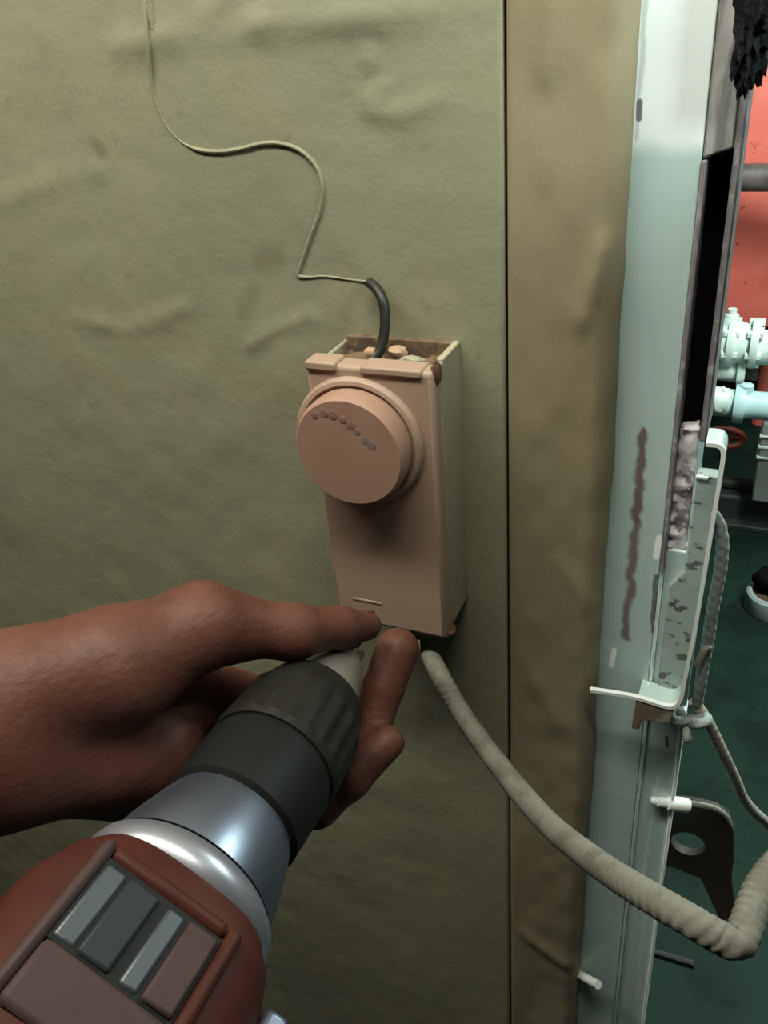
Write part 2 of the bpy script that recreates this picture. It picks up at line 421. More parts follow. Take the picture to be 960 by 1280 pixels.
# make sure normals face the room (-y)
def face_room(o):
    me = o.data
    if me.polygons[0].normal.y > 0: me.flip_normals()
face_room(lp)
def corner_panel():
    # profile across: seam round-over, flat, round-over at the door side, return to the steel
    w = XE - (XS+0.0004)
    us = np.linspace(0, 1, 60)
    zs = np.concatenate([np.linspace(0, 0.5, 20)[:-1], np.linspace(0.5, 1.75, 300)[:-1], np.linspace(1.75, 2.25, 20)])
    rows = []
    for z in zs:
        row = []
        ww = w + 0.0018*vnoise(np.array([z*14.0]), np.array([0.3]), 5)[0] + 0.0012*vnoise(np.array([z*45.0]), np.array([1.3]), 6)[0]
        for u in us:
            x = XS+0.0004 + ww*min(u/0.9, 1.0)
            e = min(1, (u/0.9)*ww/0.0025); e = math.sqrt(max(0, 1-(1-e)**2))
            d = (1-u/0.9)*ww
            r = 0.010
            if u <= 0.9:
                k = max(0, 1-d/r); yy = r*(1-math.sqrt(max(0, 1-k*k)))
            else:
                yy = r + (u-0.9)/0.1*0.012
            row.append((x, 0.0018*(1-e) + yy, z))
        rows.append(row)
    A = np.array(rows); X, Y, Z = A[...,0], A[...,1], A[...,2]
    h = 0.0035*vnoise(X*8+30, Z*8, 11) + 0.0030*vnoise(X*30+5-Z*6, Z*9, 12) + 0.0008*vnoise(X*90, Z*70, 13)
    for pts, a, wd in [(PZ([(690,0),(680,90)]),0.0025,0.006),(PZ([(755,310),(730,400)]),0.0035,0.005),(PZ([(645,1160),(700,1200),(725,1215)]),0.004,0.006),
                       (PZ([(700,700),(740,760)]),0.002,0.005),(PZ([(650,820),(700,900)]),0.002,0.008)]:
        d, al = seg_dist(X, Z, pts); h = h + 0.5*a*np.exp(-(d/wd)**2)
    uu = np.linspace(0,1,60)[None,:]
    Y = Y - h*np.clip(uu/0.3,0,1)*np.clip((1-uu)/0.12,0,1)
    me = grid_mesh('corner_lagging_panel', X, Y, Z, lagc)
    o = finish(me, 'corner_lagging_panel', lagc.m, wall_left)
    face_room(o)
    return o
corner_panel()
MB().box(-2.2, XE-0.004, 0.012, 0.10, 0, 2.25).build('backing', MM(dark), wall_left, smooth=False)

# ------------------------------------------------------------------ floor, ceiling, other walls
struct(MB().box(-2.2, 2.2, -1.6, 3.6, -0.05, 0).build('floor', MM(deck), smooth=False), 'dark green painted steel deck', 'floor')
struct(MB().box(-2.2, 2.2, -1.6, 3.6, 2.25, 2.3).build('ceiling', MM(ceilm), smooth=False), 'cream painted deckhead', 'ceiling')
struct(MB().box(-2.2, 2.2, 3.45, 3.5, 0, 2.25).build('wall_back', MM(farwall), smooth=False), 'pale grey bulkhead at the far end of the machinery space', 'wall')
struct(MB().box(0.78, 2.2, 0.0, 0.09, 0, 2.25).build('wall_right', MM(lagc), smooth=False), 'lagged wall on the far side of the doorway', 'wall')

# ------------------------------------------------------------------ door frame
door = bpy.data.objects.new('door_1', None); COL.objects.link(door)
struct(door, 'mint painted steel door frame with black gasket slot')
fx = lambda px, py: wxz(px, py, YF)[0]
fz = lambda px, py: wxz(px, py, YF)[1]
x1 = (fx(884,230)+fx(848,520))/2      # left lip of the slot
x2 = (fx(911,230)+fx(879,520))/2      # right lip
x3 = x2 + 0.0030
ztop = fz(900,200); zmid = fz(862,540); zlow = fz(840,690)
print('frame', x1, x2, x3, ztop, zmid, zlow, XS, XE)
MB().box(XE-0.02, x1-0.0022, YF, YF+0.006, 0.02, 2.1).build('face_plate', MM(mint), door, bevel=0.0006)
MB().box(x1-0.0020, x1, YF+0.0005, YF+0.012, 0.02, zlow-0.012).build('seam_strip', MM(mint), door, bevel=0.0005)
MB().box(x1-0.0020, x1, YF-0.0012, YF+0.03, zlow-0.012, ztop).build('slot_lip', MM(rim), door, bevel=0.0006)
MB().box(x2, x3, YF-0.001, YF+0.03, zmid-0.004, 2.1).build('slot_lip', MM(rim), door, bevel=0.0008)
MB().box(x1, x2, YF+0.016, YF+0.03, zmid-0.01, ztop+0.01).build('gasket', MM(rubber), door, smooth=False)
MB().prism([(x1-0.0021, ztop+0.0002), (x2, ztop+0.004), (x2, 2.1), (x1-0.0021, 2.1)], YF+0.0005, YF+0.02).build('worn_upper_plate', MM(mintdirty), door, bevel=0.001)
# flaky filler below the gasket
def flaky_strip():
    xs = np.linspace(x1+0.0003, x2-0.0003, 10); zs = np.linspace(zlow, zmid, 60)
    X, Z = np.meshgrid(xs, zs)
    Y = YF + 0.004 - 0.002*vnoise(X*260, Z*260, 21) - 0.002*vnoise(X*90, Z*90, 22)
    o = finish(grid_mesh('flaky_filler', X, Y, Z, flaky), 'flaky_filler', flaky.m, door); face_room(o)
    s = o.modifiers.new('t','SOLIDIFY'); s.thickness = 0.006; s.offset = -1
flaky_strip()
xr = (fx(848,900)+fx(804,1275))/2
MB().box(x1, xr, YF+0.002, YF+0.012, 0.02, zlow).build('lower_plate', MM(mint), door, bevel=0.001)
MB().box(xr, xr+0.0022, YF-0.0005, YF+0.012, 0.02, fz(848,890)).build('plate_edge', MM(edgew), door, bevel=0.0008)
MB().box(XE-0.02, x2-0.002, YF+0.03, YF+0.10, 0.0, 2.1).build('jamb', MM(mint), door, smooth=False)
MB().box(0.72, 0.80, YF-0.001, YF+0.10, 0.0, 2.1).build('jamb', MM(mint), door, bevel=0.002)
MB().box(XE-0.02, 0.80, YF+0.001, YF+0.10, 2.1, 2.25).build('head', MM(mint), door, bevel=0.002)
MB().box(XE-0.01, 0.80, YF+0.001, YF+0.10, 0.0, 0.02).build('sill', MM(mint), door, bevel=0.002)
# peg on the face plate
pp = onY(722,1217,YF); 
pm = Matrix.Translation(Vector(onY(725,1219,YF))) @ Matrix.Rotation(math.radians(90),4,'X')
MB().lathe([(0.0036,-0.001),(0.0036,0.003),(0.003,0.0035)], 14, pm).build('peg_washer', MM(rim), door)
q0 = onY(724,1218,YF-0.003); q1 = onY(748,1231,YF-0.014)
MB().tube([q0, (q0+q1)/2, q1], 0.0030, 10).build('peg', MM(edgew), door)

# strike plate and flat bar guard
YB = -0.006
bx = lambda px,py,y=YB: onY(px,py,y)
A = bx(846,884); T = bx(903,566)
sz0 = fz(850,880); sz1 = onY(884,596,YF-0.001)[2]
sp = MB().prism([(x2+0.0004, sz1), (T[0]-0.001, sz1), (T[0]-0.001, sz0), (x2-0.006, sz0), (x2-0.006, zlow-0.02), (x2+0.0004, zlow-0.01)], YF-0.001, YF+0.008).build('strike_plate', MM(strike), None, bevel=0.0008)
tag(sp, 'scuffed pale green strike plate beside the white flaky strip', 'plate')
sp_line = MB().box(x2+0.0005, x2+0.006, YF-0.0022, YF-0.0008, sz1-0.0012, sz1+0.0004).build('plate_lip', MM(edgew), sp, bevel=0.0004)
guard = thing('bar_guard', 'bent flat bar guard with white edge on the door frame', 'bracket', (A[0], YF, A[2]))
def strip(pts_px, y0, y1, th, name, mat):
    """a flat bar following a path in the wall-parallel plane"""
    P = [onY(px,py,y0) for px,py in pts_px]
    P, _ = smooth_path(P, 1, 6)
    v = []; f = []
    for i, p in enumerate(P):
        t = P[min(i+1,len(P)-1)] - P[max(i-1,0)]; t /= np.linalg.norm(t)
        nrm = np.array([-t[2], 0, t[0]])
        for yy in (y0, y1):
            for s in (-1, 1):
                q = p + nrm*th*s/2; v.append((q[0], yy, q[2]))
    n = len(P)
    for i in range(n-1):
        a = i*4; b = a+4
        f += [(a,a+1,b+1,b),(a+2,b+2,b+3,a+3),(a,b,b+2,a+2),(a+1,a+3,b+3,b+1)]
    f += [(0,2,3,1),((n-1)*4,(n-1)*4+1,(n-1)*4+3,(n-1)*4+2)]
    return MB().add(v,f).build(name, mat, guard)
path = [(737,864),(765,868),(797,874),(830,884),(843,884),(851,874),(856,850),(868,790),(880,720),(893,640),(902,585),(904,567),(900,559),(893,557),(882,556)]
strip(path, YB, YB+0.0026, 0.0019, 'white_edge', MM(edgew))
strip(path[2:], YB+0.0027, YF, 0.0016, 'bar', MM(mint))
# the rusty front web under the bar
w0 = onY(795,874,YB+0.001); w1 = onY(848,886,YB+0.001)
MB().prism([(w0[0], w0[2]-0.001), (w1[0]-0.002, w1[2]+0.0005), (w1[0]-0.003, w1[2]-0.011), (w0[0]+0.004, w0[2]-0.0135),(w0[0]+0.003, w0[2]-0.021),(w0[0]-0.0008, w0[2]-0.021)], YB+0.0005, YB+0.003).build('rusty_web', MM(rustbar), guard, bevel=0.0005)

# lug plate with a hole (beyond the frame), pin
YL = 0.045
def lug():
    root = thing('lug_plate', 'dark brown lug plate with round hole, low on the door frame', 'plate', onY(806,1080,YL))
    pts = [(790,998),(862,1004),(895,1012),(910,1022),(917,1040),(917,1075),(914,1100),(921,1150),(900,1150),(876,1098),(840,1084),(790,1074)]
    P = [onY(px,py,YL) for px,py in pts]; P = [(p[0],p[2]) for p in P]
    hc = onY(860,1055,YL); hr = np.linalg.norm(onY(872,1056,YL)-onY(830,1050,YL))/2
    bm = bmesh.new()
    outer = [bm.verts.new((x,YL,z)) for x,z in P]
    inner = [bm.verts.new((hc[0]+hr*math.cos(a),YL,hc[2]+hr*math.sin(a))) for a in np.linspace(0,2*math.pi,28,endpoint=False)]
    eds = [bm.edges.new((outer[i],outer[(i+1)%len(outer)])) for i in range(len(outer))]
    eds += [bm.edges.new((inner[i],inner[(i+1)%28])) for i in range(28)]
    bmesh.ops.triangle_fill(bm, use_beauty=True, use_dissolve=False, edges=eds)
    r = bmesh.ops.extrude_face_region(bm, geom=bm.faces[:])
    for g in r['geom']:
        if isinstance(g, bmesh.types.BMVert): g.co.y += 0.006
    bmesh.ops.recalc_face_normals(bm, faces=bm.faces)
    me = bpy.data.meshes.new('plate'); bm.to_mesh(me); bm.free()
    finish(me, 'plate', MM(lugm), root)
    e = [onY(px,py-1,YL-0.0005) for px,py in [(858,1004),(880,1008),(895,1012),(908,1021),(914,1032)]]
    MB().tube(e, [0.0018,0.0018,0.0018,0.0014,0.0008], 8, sub=4).build('worn_edge', MM(cordm), root)
    return root
lugm = Mat('dark_brown_lug_steel', (0.045,0.032,0.022), 0.7); lugm.mottle((0.09,0.05,0.06), 60, 0.5, 0.66, 0.6).bump(150,0.3,0.001)
lug()
a = onY(822,1002,YF-0.002); b = onY(861,1007,YF+0.005)
pin = thing('hinge_pin', 'short white pin sticking out of the frame above the lug plate', 'pin', a)
MB().tube([a, a+(b-a)*0.3, a+(b-a)*0.32, b-(b-a)*0.08, b], [0.003,0.003,0.0042,0.0044,0.0038], 14).build('pin_body', MM(edgew), pin)
MB().tube([onY(814,1000,YF-0.001), a+(b-a)*0.12], [0.0024,0.0028], 12).build('pin_shank', MM(mint), pin)

# ------------------------------------------------------------------ cords at the door frame
cord1 = thing('lashing_cord', 'pale painted cord lashed down the back of the bar guard', 'cord', onY(873,860,0.01))
pts = [onY(px,py,0.008) for px,py in [(893,640),(900,655),(903,680),(900,715),(892,755),(885,800),(878,840),(872,878)]]
MB().tube(pts, [0.0016,0.0026,0.0030,0.0030,0.0030,0.0030,0.0030,0.0028], 12, ridge=0.06, pitch=0.006, sub=16).build('strand', MM(whitecord), cord1)
kn = onY(860,903,0.004)
tt = np.linspace(0, 2*math.pi, 60)
k1 = [kn + np.array([0.0062*math.sin(t)+0.0045*math.sin(2*t), 0.0035*math.sin(3*t), 0.0058*math.cos(t)-0.0042*math.cos(2*t)]) for t in tt]
MB().tube(k1, 0.0026, 10).build('knot', MM(whitecord), cord1)
k2 = [onY(px,py,0.004) for px,py in [(872,832),(880,814),(888,808)]]
MB().tube(k2, [0.002,0.0018,0.001], 8, sub=6).build('frayed_end', MM(cordm), cord1)
c2 = [onY(px,py,y) for px,py,y in [(866,876,0.010),(874,886,0.010),(886,905,0.014),(902,938,0.02),(918,972,0.03),(928,996,0.04),(942,1014,0.05),(962,1032,0.07),(1010,1080,0.10),(1060,1180,0.14)]] + [np.array(q) for q in [(0.17,0.20,0.55),(0.20,0.26,0.20),(0.24,0.32,0.006),(0.36,0.40,0.006)]]
tag(MB().tube(c2, [0.0032]*14, 12, ridge=0.07, pitch=0.006, sub=18).build('beige_cord', MM(cordm)), 'beige cord trailing from the knot down past the doorway', 'cord')

# ------------------------------------------------------------------ salmon control box
YBX = -0.036
tl = onY(380,452,YBX); tr = onY(537,465,YBX); br = onY(557,800,YBX); bl = onY(418,760,YBX)
X0 = (tl[0]+onY(405,640,YBX)[0])/2; X1 = (tr[0]+br[0])/2; Z1 = (tl[2]+tr[2])/2; Z0 = br[2]
print('box', X0, X1, Z0, Z1)
box = thing('control_box', 'salmon pink wall control box with round dial and rusty open top', 'control box', ((X0+X1)/2, 0, Z0))
th = 0.0022
YC = YBX+0.0115     # back of the cover
bxm = MB()
bxm.box(X1-th+0.0008, X1+0.0008, YC-0.002, 0.004, Z0+0.002, Z1-0.0005)
bxm.build('side_wall', MM(boxol), box, bevel=0.0008)
MB().box(X0+0.003, X0+0.003+th, YC, 0.004, Z0+0.003, Z1-0.002).build('side_wall', MM(boxol), box, bevel=0.0008)
MB().box(X0+0.003+th, X1-th+0.0008, YC, 0.004, Z0+0.003, Z0+0.003+th).build('bottom_wall', MM(boxol), box, bevel=0.0005)
MB().box(X0+0.003+th, X1-th+0.0008, -0.002, 0.004, Z0+0.003+th, Z1+0.0005).build('back_plate', MM(boxin), box, bevel=0.0005)
# interior clutter just under the rim
def lump(cx, cy, cz, rx, ry, rz, seed, n=14):
    mb = MB(); v=[]; f=[]
    rs = random.Random(seed)
    rows=7
    for i in range(rows+1):
        th_=math.pi*i/rows
        for k in range(n):
            a_=2*math.pi*k/n; j=1+0.28*(rs.random()-0.5)
            v.append((cx+rx*j*math.sin(th_)*math.cos(a_), cy+ry*j*math.sin(th_)*math.sin(a_), cz+rz*j*math.cos(th_)))
    for i in range(rows):
        for k in range(n):
            k2=(k+1)%n; f.append((i*n+k,i*n+k2,(i+1)*n+k2,(i+1)*n+k))
    return mb.add(v,f)
def inner_fill():
    xs = np.linspace(X0+0.005, X1, 26); ys = np.linspace(YC, -0.002, 14)
    X, Y = np.meshgrid(xs, ys)
    Z = Z1 - 0.007 + 0.008*vnoise(X*160, Y*160, 31) + 0.004*vnoise(X*420, Y*420, 32)
    me = grid_mesh('dirt_fill', X, Y, Z, boxin)
    finish(me, 'dirt_fill', boxin.m, box)
inner_fill()
e1 = onY(497,437,-0.016); lump(e1[0], e1[1], e1[2]-0.001, 0.0045,0.003,0.0028, 3).build('broken_piece', MM(orange), box)
e1 = onY(463,436,-0.018); lump(e1[0], e1[1], e1[2]-0.002, 0.0035,0.003,0.0025, 5).build('broken_piece', MM(orange), box)
e1 = onY(515,445,-0.018); lump(e1[0], e1[1], e1[2]-0.002, 0.006,0.003,0.002, 6).build('broken_piece', MM(boxol), box)
# rim of the right wall, worn cream
MB().box(X1-0.0022, X1+0.0010, YC+0.002, 0.002, Z1-0.001, Z1+0.0008).build('worn_rim', MM(boxworn := Mat('worn_cream_rim', (0.40,0.36,0.24), 0.6)), box, bevel=0.0006)
# front cover with raised lip
cov = MB().box(X0, X1+0.0009, YBX, YC-0.0003, Z0, Z1-0.0005).build('cover', MM(salmon), box, bevel=0.0022, seg=3)
MB().box(X0+0.0005, X0+0.016, YBX-0.0012, YC-0.001, Z1-0.0035, Z1+0.0008).build('cover_lip', MM(salmon), cov, bevel=0.001)
MB().box(X0+0.028, X1-0.004, YBX-0.0012, YC-0.001, Z1-0.0035, Z1+0.0004).build('cover_lip', MM(salmon), cov, bevel=0.001)
lump(X1+0.0005, YBX+0.006, Z1-0.003, 0.0022,0.0045,0.0052, 8).build('rusted_corner', MM(rust), box)
lump(X1+0.0012, YBX+0.006, Z0+0.002, 0.0028,0.005,0.0028, 9).build('rusted_corner', MM(rust), box)
# raised ridge low on the cover
p0 = onY(447,749,YBX); MB().box(p0[0]-0.003, p0[0]+0.014, YBX-0.0003, YBX+0.001, p0[2]-0.001, p0[2]+0.001).build('moulded_mark', MM(salmon), cov, bevel=0.0006)
# the dial
dc = onY(451,551,YBX); DR = np.linalg.norm(onY(519,560,YBX)-onY(383,540,YBX))/2
print('dial', dc, DR)
DM = Matrix.Translation(Vector((dc[0]-0.0005, YBX, dc[2]))) @ Matrix.Rotation(math.radians(90),4,'X')
dial = MB().lathe([(DR+0.0042,-0.001),(DR+0.0042,0.0015),(DR+0.003,0.0030),(DR+0.0012,0.0034),(DR+0.0006,0.0022)], 64, DM).build('dial_base', MM(salmon), box)
MB().lathe([(DR*0.98,0.0),(DR*0.985,0.0050),(DR*0.985,0.0105),(DR*0.965,0.0125),(DR*0.93,0.0138),(DR*0.0,0.0140)], 64, DM, cap=False).build('dial', MM(dialm), box)
YD = YBX-0.0140
for k,(px,py) in enumerate([(393,519),(405,517),(416,519),(428,525),(438,532),(446,540),(457,551),(464,557)]):
    c = onY(px,py,YD)
    mm_ = Matrix.Translation(Vector((c[0],YD+0.0002,c[2]))) @ Matrix.Rotation(math.radians(90),4,'X')
    r_ = 0.0016+0.0007*((k*37)%5)/5
    MB().lathe([(r_,0.0),(r_,0.00025),(r_*0.7,0.0003)], 10, mm_).build('dial_mark', MM(markb if k>=6 else markm), box)

# ------------------------------------------------------------------ wires on the wall
def ywall(px,py):
    x,z = wxz(px,py); return -float(lag_relief(np.array([x]),np.array([z]))[0])
wp = [(181,-40),(183,0),(188,50),(192,110),(205,150),(225,175),(250,187),(280,189),(305,185),(330,179),(355,180),(378,190),(396,210),(403,235),(400,262),(392,285),(382,312),(374,335),(372,345),(385,347),(405,346),(435,350),(463,353)]
pts = [(wxz(183,-40)[0]-0.006, -0.002, 2.24), (wxz(181,-40)[0]-0.002, -0.002, 1.85)]
for px,py in wp:
    x,z = wxz(px,py); pts.append((x, ywall(px,py)-0.0001, z))
tag(MB().tube(pts, [0.0011,0.0011,0.0011,0.0011,0.0011,0.0008,0.0003,0.0003]+[0.0010]*12+[0.0009,0.0006,0.0005,0.0004,0.0007], 8, sub=8).build('painted_wire', MM(lag)), 'thin wire painted over on the olive wall above the box', 'wire')
x,z = wxz(463,352)
bc = [np.array([x,-0.0015,z])]+[onY(px,py,y) for px,py,y in [(470,360,-0.005),(478,374,-0.009),(481,390,-0.011),(481,408,-0.013),(479,425,-0.015),(474,440,-0.0175),(466,450,-0.020)]]
tag(MB().tube(bc, 0.0024, 12, sub=6).build('black_cable', MM(blackc)), 'short black cable curving into the open top of the salmon box', 'cable')

# braided supply cable
bp = [onY(520,785,-0.018), onY(531,806,-0.018)] + [at(*q) for q in [(549,842,.455),(575,888,.447),(620,952,.425),(680,1024,.385),(740,1074,.347),(800,1114,.318),(858,1148,.307),(900,1172,.308),(917,1178,.309),(927,1172,.311),(938,1143,.318),(950,1112,.326),(975,1078,.34),(1020,1040,.36),(1100,1010,.40),(1200,1040,.46)]] + [np.array(q) for q in [(0.42,-0.02,0.98),(0.56,0.10,0.62),(0.62,0.22,0.25),(0.66,0.34,0.03),(0.80,0.50,0.008),(1.1,0.62,0.008)]]
cab = tag(MB().tube(bp, 0.0050, 20, ridge=0.045, pitch=0.0036, sub=30, starts=3).build('braided_cable', MM(braid)), 'thick beige braided cable sweeping from the box bottom to the doorway', 'cable')

# ------------------------------------------------------------------ hand (one continuous surface from a distance field)
def hand():
    C_ = []   # (a, b, ra, rb, k)
    def cone(p, q, ra, rb, k=0.010): C_.append((at(*p), at(*q), ra, rb, k))
    # forearm, wrist, heel and palm
    cone((-900,1130,.40),(-20,905,.358),.036,.026,.02)
    cone((-900,1170,.40),(-20,940,.362),.036,.026,.02)
    cone((-40,882,.350),(150,832,.350),.0250,.0220,.010)
    cone((150,832,.350),(255,783,.354),.0220,.0160,.008)
    cone((-40,943,.358),(190,940,.384),.0265,.0220,.014)
    cone((60,915,.398),(290,890,.426),.0220,.0150,.014)
    cone((80,935,.394),(280,950,.419),.0220,.0150,.014)
    cone((100,945,.386),(240,1000,.409),.0200,.0145,.012)
    # web between thumb and index
    cone((200,850,.386),(300,870,.419),.0150,.0110,.014)
    # thumb
    cone((252,780,.354),(290,784,.360),.0165,.0133,.008)
    cone((290,784,.360),(366,790,.368),.0128,.0114,.006)
    cone((366,790,.368),(425,784,.384),.0112,.0088,.005)
    cone((425,784,.384),(458,782,.396),.0088,.0070,.004)
    # index
    cone((295,890,.426),(420,955,.426),.0135,.0112,.006)
    cone((415,955,.426),(456,932,.419),.0112,.0105,.004)
    cone((456,932,.419),(478,862,.418),.0105,.0092,.004)
    cone((478,862,.418),(497,812,.420),.0100,.0106,.003)
    # middle
    cone((285,950,.419),(395,1003,.412),.0130,.0110,.006)
    cone((395,1003,.412),(436,972,.408),.0108,.0098,.004)
    cone((436,972,.408),(484,928,.406),.0098,.0080,.003)
    # ring and little finger, curled behind the chuck
    cone((245,1000,.409),(320,1052,.403),.0125,.0105,.006)
    cone((320,1052,.403),(352,1010,.400),.0103,.0090,.003)
    cone((215,1020,.399),(262,1070,.393),.0110,.0095,.006)
    cone((262,1070,.393),(296,1040,.390),.0093,.0080,.003)
    vs = 0.0016
    P = np.array([c[0] for c in C_]+[c[1] for c in C_])
    # forearm grid would be large: clip at an origin box
    lo = P.min(0)-0.045; hi = P.max(0)+0.045
    n = np.ceil((hi-lo)/vs).astype(int)
    gx = lo[0]+vs*np.arange(n[0]); gy = lo[1]+vs*np.arange(n[1]); gz = lo[2]+vs*np.arange(n[2])
    D = np.full(n, 0.08, np.float32)
    for a,b,ra,rb,k in C_:
        mn = np.minimum(a-ra,b-rb)-0.03; mx = np.maximum(a+ra,b+rb)+0.03
        i0 = np.maximum(((mn-lo)/vs).astype(int),0); i1 = np.minimum(((mx-lo)/vs).astype(int)+2,n)
        X = gx[i0[0]:i1[0]][:,None,None]; Y = gy[i0[1]:i1[1]][None,:,None]; Z = gz[i0[2]:i1[2]][None,None,:]
        d = b-a; L2 = d@d
        t = np.clip(((X-a[0])*d[0]+(Y-a[1])*d[1]+(Z-a[2])*d[2])/L2,0,1)
        dist = np.sqrt((X-a[0]-t*d[0])**2+(Y-a[1]-t*d[1])**2+(Z-a[2]-t*d[2])**2)-(ra+(rb-ra)*t)
        S = D[i0[0]:i1[0],i0[1]:i1[1],i0[2]:i1[2]]
        h = np.clip(0.5+0.5*(S-dist)/k,0,1)
        S[:] = S*(1-h)+dist*h-k*h*(1-h)
    # naive surface nets
    ins = D < 0
    c = [(i,j,k) for i in (0,1) for j in (0,1) for k in (0,1)]
    sl = lambda A,o: A[o[0]:A.shape[0]-1+o[0], o[1]:A.shape[1]-1+o[1], o[2]:A.shape[2]-1+o[2]]
    cnt = sum(sl(ins,o).astype(np.int8) for o in c)
    act = (cnt>0)&(cnt<8)
    idx = np.argwhere(act)
    vid = np.full(act.shape,-1,np.int64); vid[act] = np.arange(len(idx))
    acc = np.zeros((len(idx),3)); num = np.zeros(len(idx))
    val = {o: D[idx[:,0]+o[0],idx[:,1]+o[1],idx[:,2]+o[2]] for o in c}
    for o in c:
        for ax in range(3):
            if o[ax]==0:
                o2 = list(o); o2[ax]=1; o2=tuple(o2)
                v0=val[o]; v1=val[o2]; m_=(v0<0)!=(v1<0)
                t=np.where(m_, v0/(v0-v1+1e-12), 0)
                pt=np.array(o,float)[None,:].repeat(len(idx),0); pt[:,ax]=t
                acc+=pt*m_[:,None]; num+=m_
    V = lo + vs*(idx+acc/num[:,None])
    Fq=[]
    for ax in range(3):
        u,w=[(1,2),(2,0),(0,1)][ax]
        s0=[slice(None)]*3; s1=[slice(None)]*3; s0[ax]=slice(0,-1); s1[ax]=slice(1,None)
        ch = ins[tuple(s0)]!=ins[tuple(s1)]
        e = np.argwhere(ch)
        ok = (e[:,u]>0)&(e[:,w]>0)&(e[:,u]<n[u]-1)&(e[:,w]<n[w]-1)
        e=e[ok]; st=ins[e[:,0],e[:,1],e[:,2]]
        def g(du,dw):
            q=e.copy(); q[:,u]-=du; q[:,w]-=dw; return vid[q[:,0],q[:,1],q[:,2]]
        quad=np.stack([g(1,1),g(0,1),g(0,0),g(1,0)],1)
        quad[~st]=quad[~st][:,::-1]
        Fq.append(quad)
    Fq=np.concatenate(Fq); Fq=Fq[(Fq>=0).all(1)]
    me=bpy.data.meshes.new('person'); me.from_pydata(V.tolist(),[],Fq.tolist())
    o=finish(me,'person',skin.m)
    me.polygons.foreach_set('use_smooth',[True]*len(me.polygons))
    s=o.modifiers.new('smooth','SMOOTH'); s.iterations=4; s.factor=0.5
    tag(o,'bare left hand with grimy fingers steadying the drill chuck under the box','person')
    return o
hand_o = hand()
def nail(c, tdir, ndir, L, W_, name='fingernail'):
    """small curved plate: centre c, along tdir, outward ndir"""
    t=np.array(tdir,float); t/=np.linalg.norm(t); nn=np.array(ndir,float); nn-=t*(nn@t); nn/=np.linalg.norm(nn); b=np.cross(t,nn)
    v=[];f=[]; nu=9; nv=9
    for i in range(nu):
        u=i/(nu-1)*2-1
        for j in range(nv):
            w=j/(nv-1)*2-1
            wid=W_*(1-0.25*u*u)
            v.append(c+t*L*u+b*wid*w*0.95+nn*(-0.0022*w*w-0.0006*u*u))
    for i in range(nu-1):
        for j in range(nv-1): f.append((i*nv+j,i*nv+j+1,(i+1)*nv+j+1,(i+1)*nv+j))
    o=MB().add(v,f).build(name,MM(nailm),hand_o)
    s=o.modifiers.new('t','SOLIDIFY'); s.thickness=0.0008; s.offset=0
    return o
RT=WM@np.array([1,0,0]); UPV=-(WM@np.array([0,1,0])); FW=WM@np.array([0,0,1])
nail(at(448,782,.394)+UPV*0.0068+FW*0.002, at(465,781,.402)-at(430,785,.392), UPV+0.5*FW, 0.0058, 0.0052)
nail(at(497,818,.420)+RT*0.0075+FW*0.0060, at(500,805,.420)-at(487,862,.418), RT*0.8+FW, 0.0060, 0.0056)
nail(at(479,933,.406)+RT*0.0066+FW*0.0045+0.002*(-UPV), at(475,930,.406)-at(436,972,.408), RT*0.8-0.5*UPV+FW*0.7, 0.0056, 0.0050)

# ------------------------------------------------------------------ power drill
tipP = at(462,778,.422); rearP = at(150,1230,.305)
ax = tipP-rearP; AL = np.linalg.norm(ax); ax/=AL
camdir = CAM-(tipP+rearP)/2; nrm = camdir-ax*(camdir@ax); nrm/=np.linalg.norm(nrm); side=np.cross(ax,nrm)
# local frame: Z along the bit, Y toward the viewer, X sideways
DMx = Matrix.Identity(4)
xs_ = np.cross(nrm, ax)
for r in range(3):
    DMx[r][0]=xs_[r]; DMx[r][1]=nrm[r]; DMx[r][2]=ax[r]; DMx[r][3]=rearP[r]
print('drill length', AL)
drill = bpy.data.objects.new('power_drill', None); COL.objects.link(drill); drill.empty_display_size=0.02
drill.matrix_world = DMx
bpy.context.view_layer.update()
tag(drill,'red power drill with silver gear case and dark chuck held by the hand','drill')
def axial(px,py):
    """distance along the drill axis of the axis point seen nearest to a pixel"""
    r=ray(px,py); r/=np.linalg.norm(r)
    w0=rearP-CAM; b=ax@r; d=ax@w0; e=r@w0
    return (b*e-d)/(1-b*b)
def dpart(mb, name, mat, bevel=0.0, smooth=True, parent=None):
    o=mb.build(name, mat, None, smooth, bevel)
    o.parent = parent or drill
    return o
H = {k: axial(*p) for k,p in dict(jaw0=(428,822), jaw1=(404,857), sl0=(398,868), sl1=(338,956), ring=(296,1017), gc0=(288,1029), gc1=(232,1110), col0=(228,1116), col1=(204,1151), red0=(202,1154)).items()}
print(H)
dpart(MB().lathe([(0.0026,H['jaw0']-0.01),(0.0026,AL-0.008),(0.0034,AL-0.006),(0.0034,AL-0.001),(0.001,AL)],12), 'drill_bit', MM(bitm))
dpart(MB().lathe([(0.0165,H['jaw1']-0.006),(0.0155,H['jaw1']),(0.0110,H['jaw0']-0.004),(0.0075,H['jaw0'])],40), 'chuck_nose', MM(jaw))
for k in range(3):
    a=2*math.pi*k/3+0.5
    M_=Matrix.Rotation(a,4,'Z')@Matrix.Translation((0.0042,0,0))
    mb=MB().box(-0.0022,0.0030,-0.0020,0.0020,H['jaw0']-0.006,H['jaw0']+0.007); mb.v=[tuple(M_@Vector(p)) for p in mb.v]
    dpart(mb,'chuck_jaw',MM(jaw),0.0006)
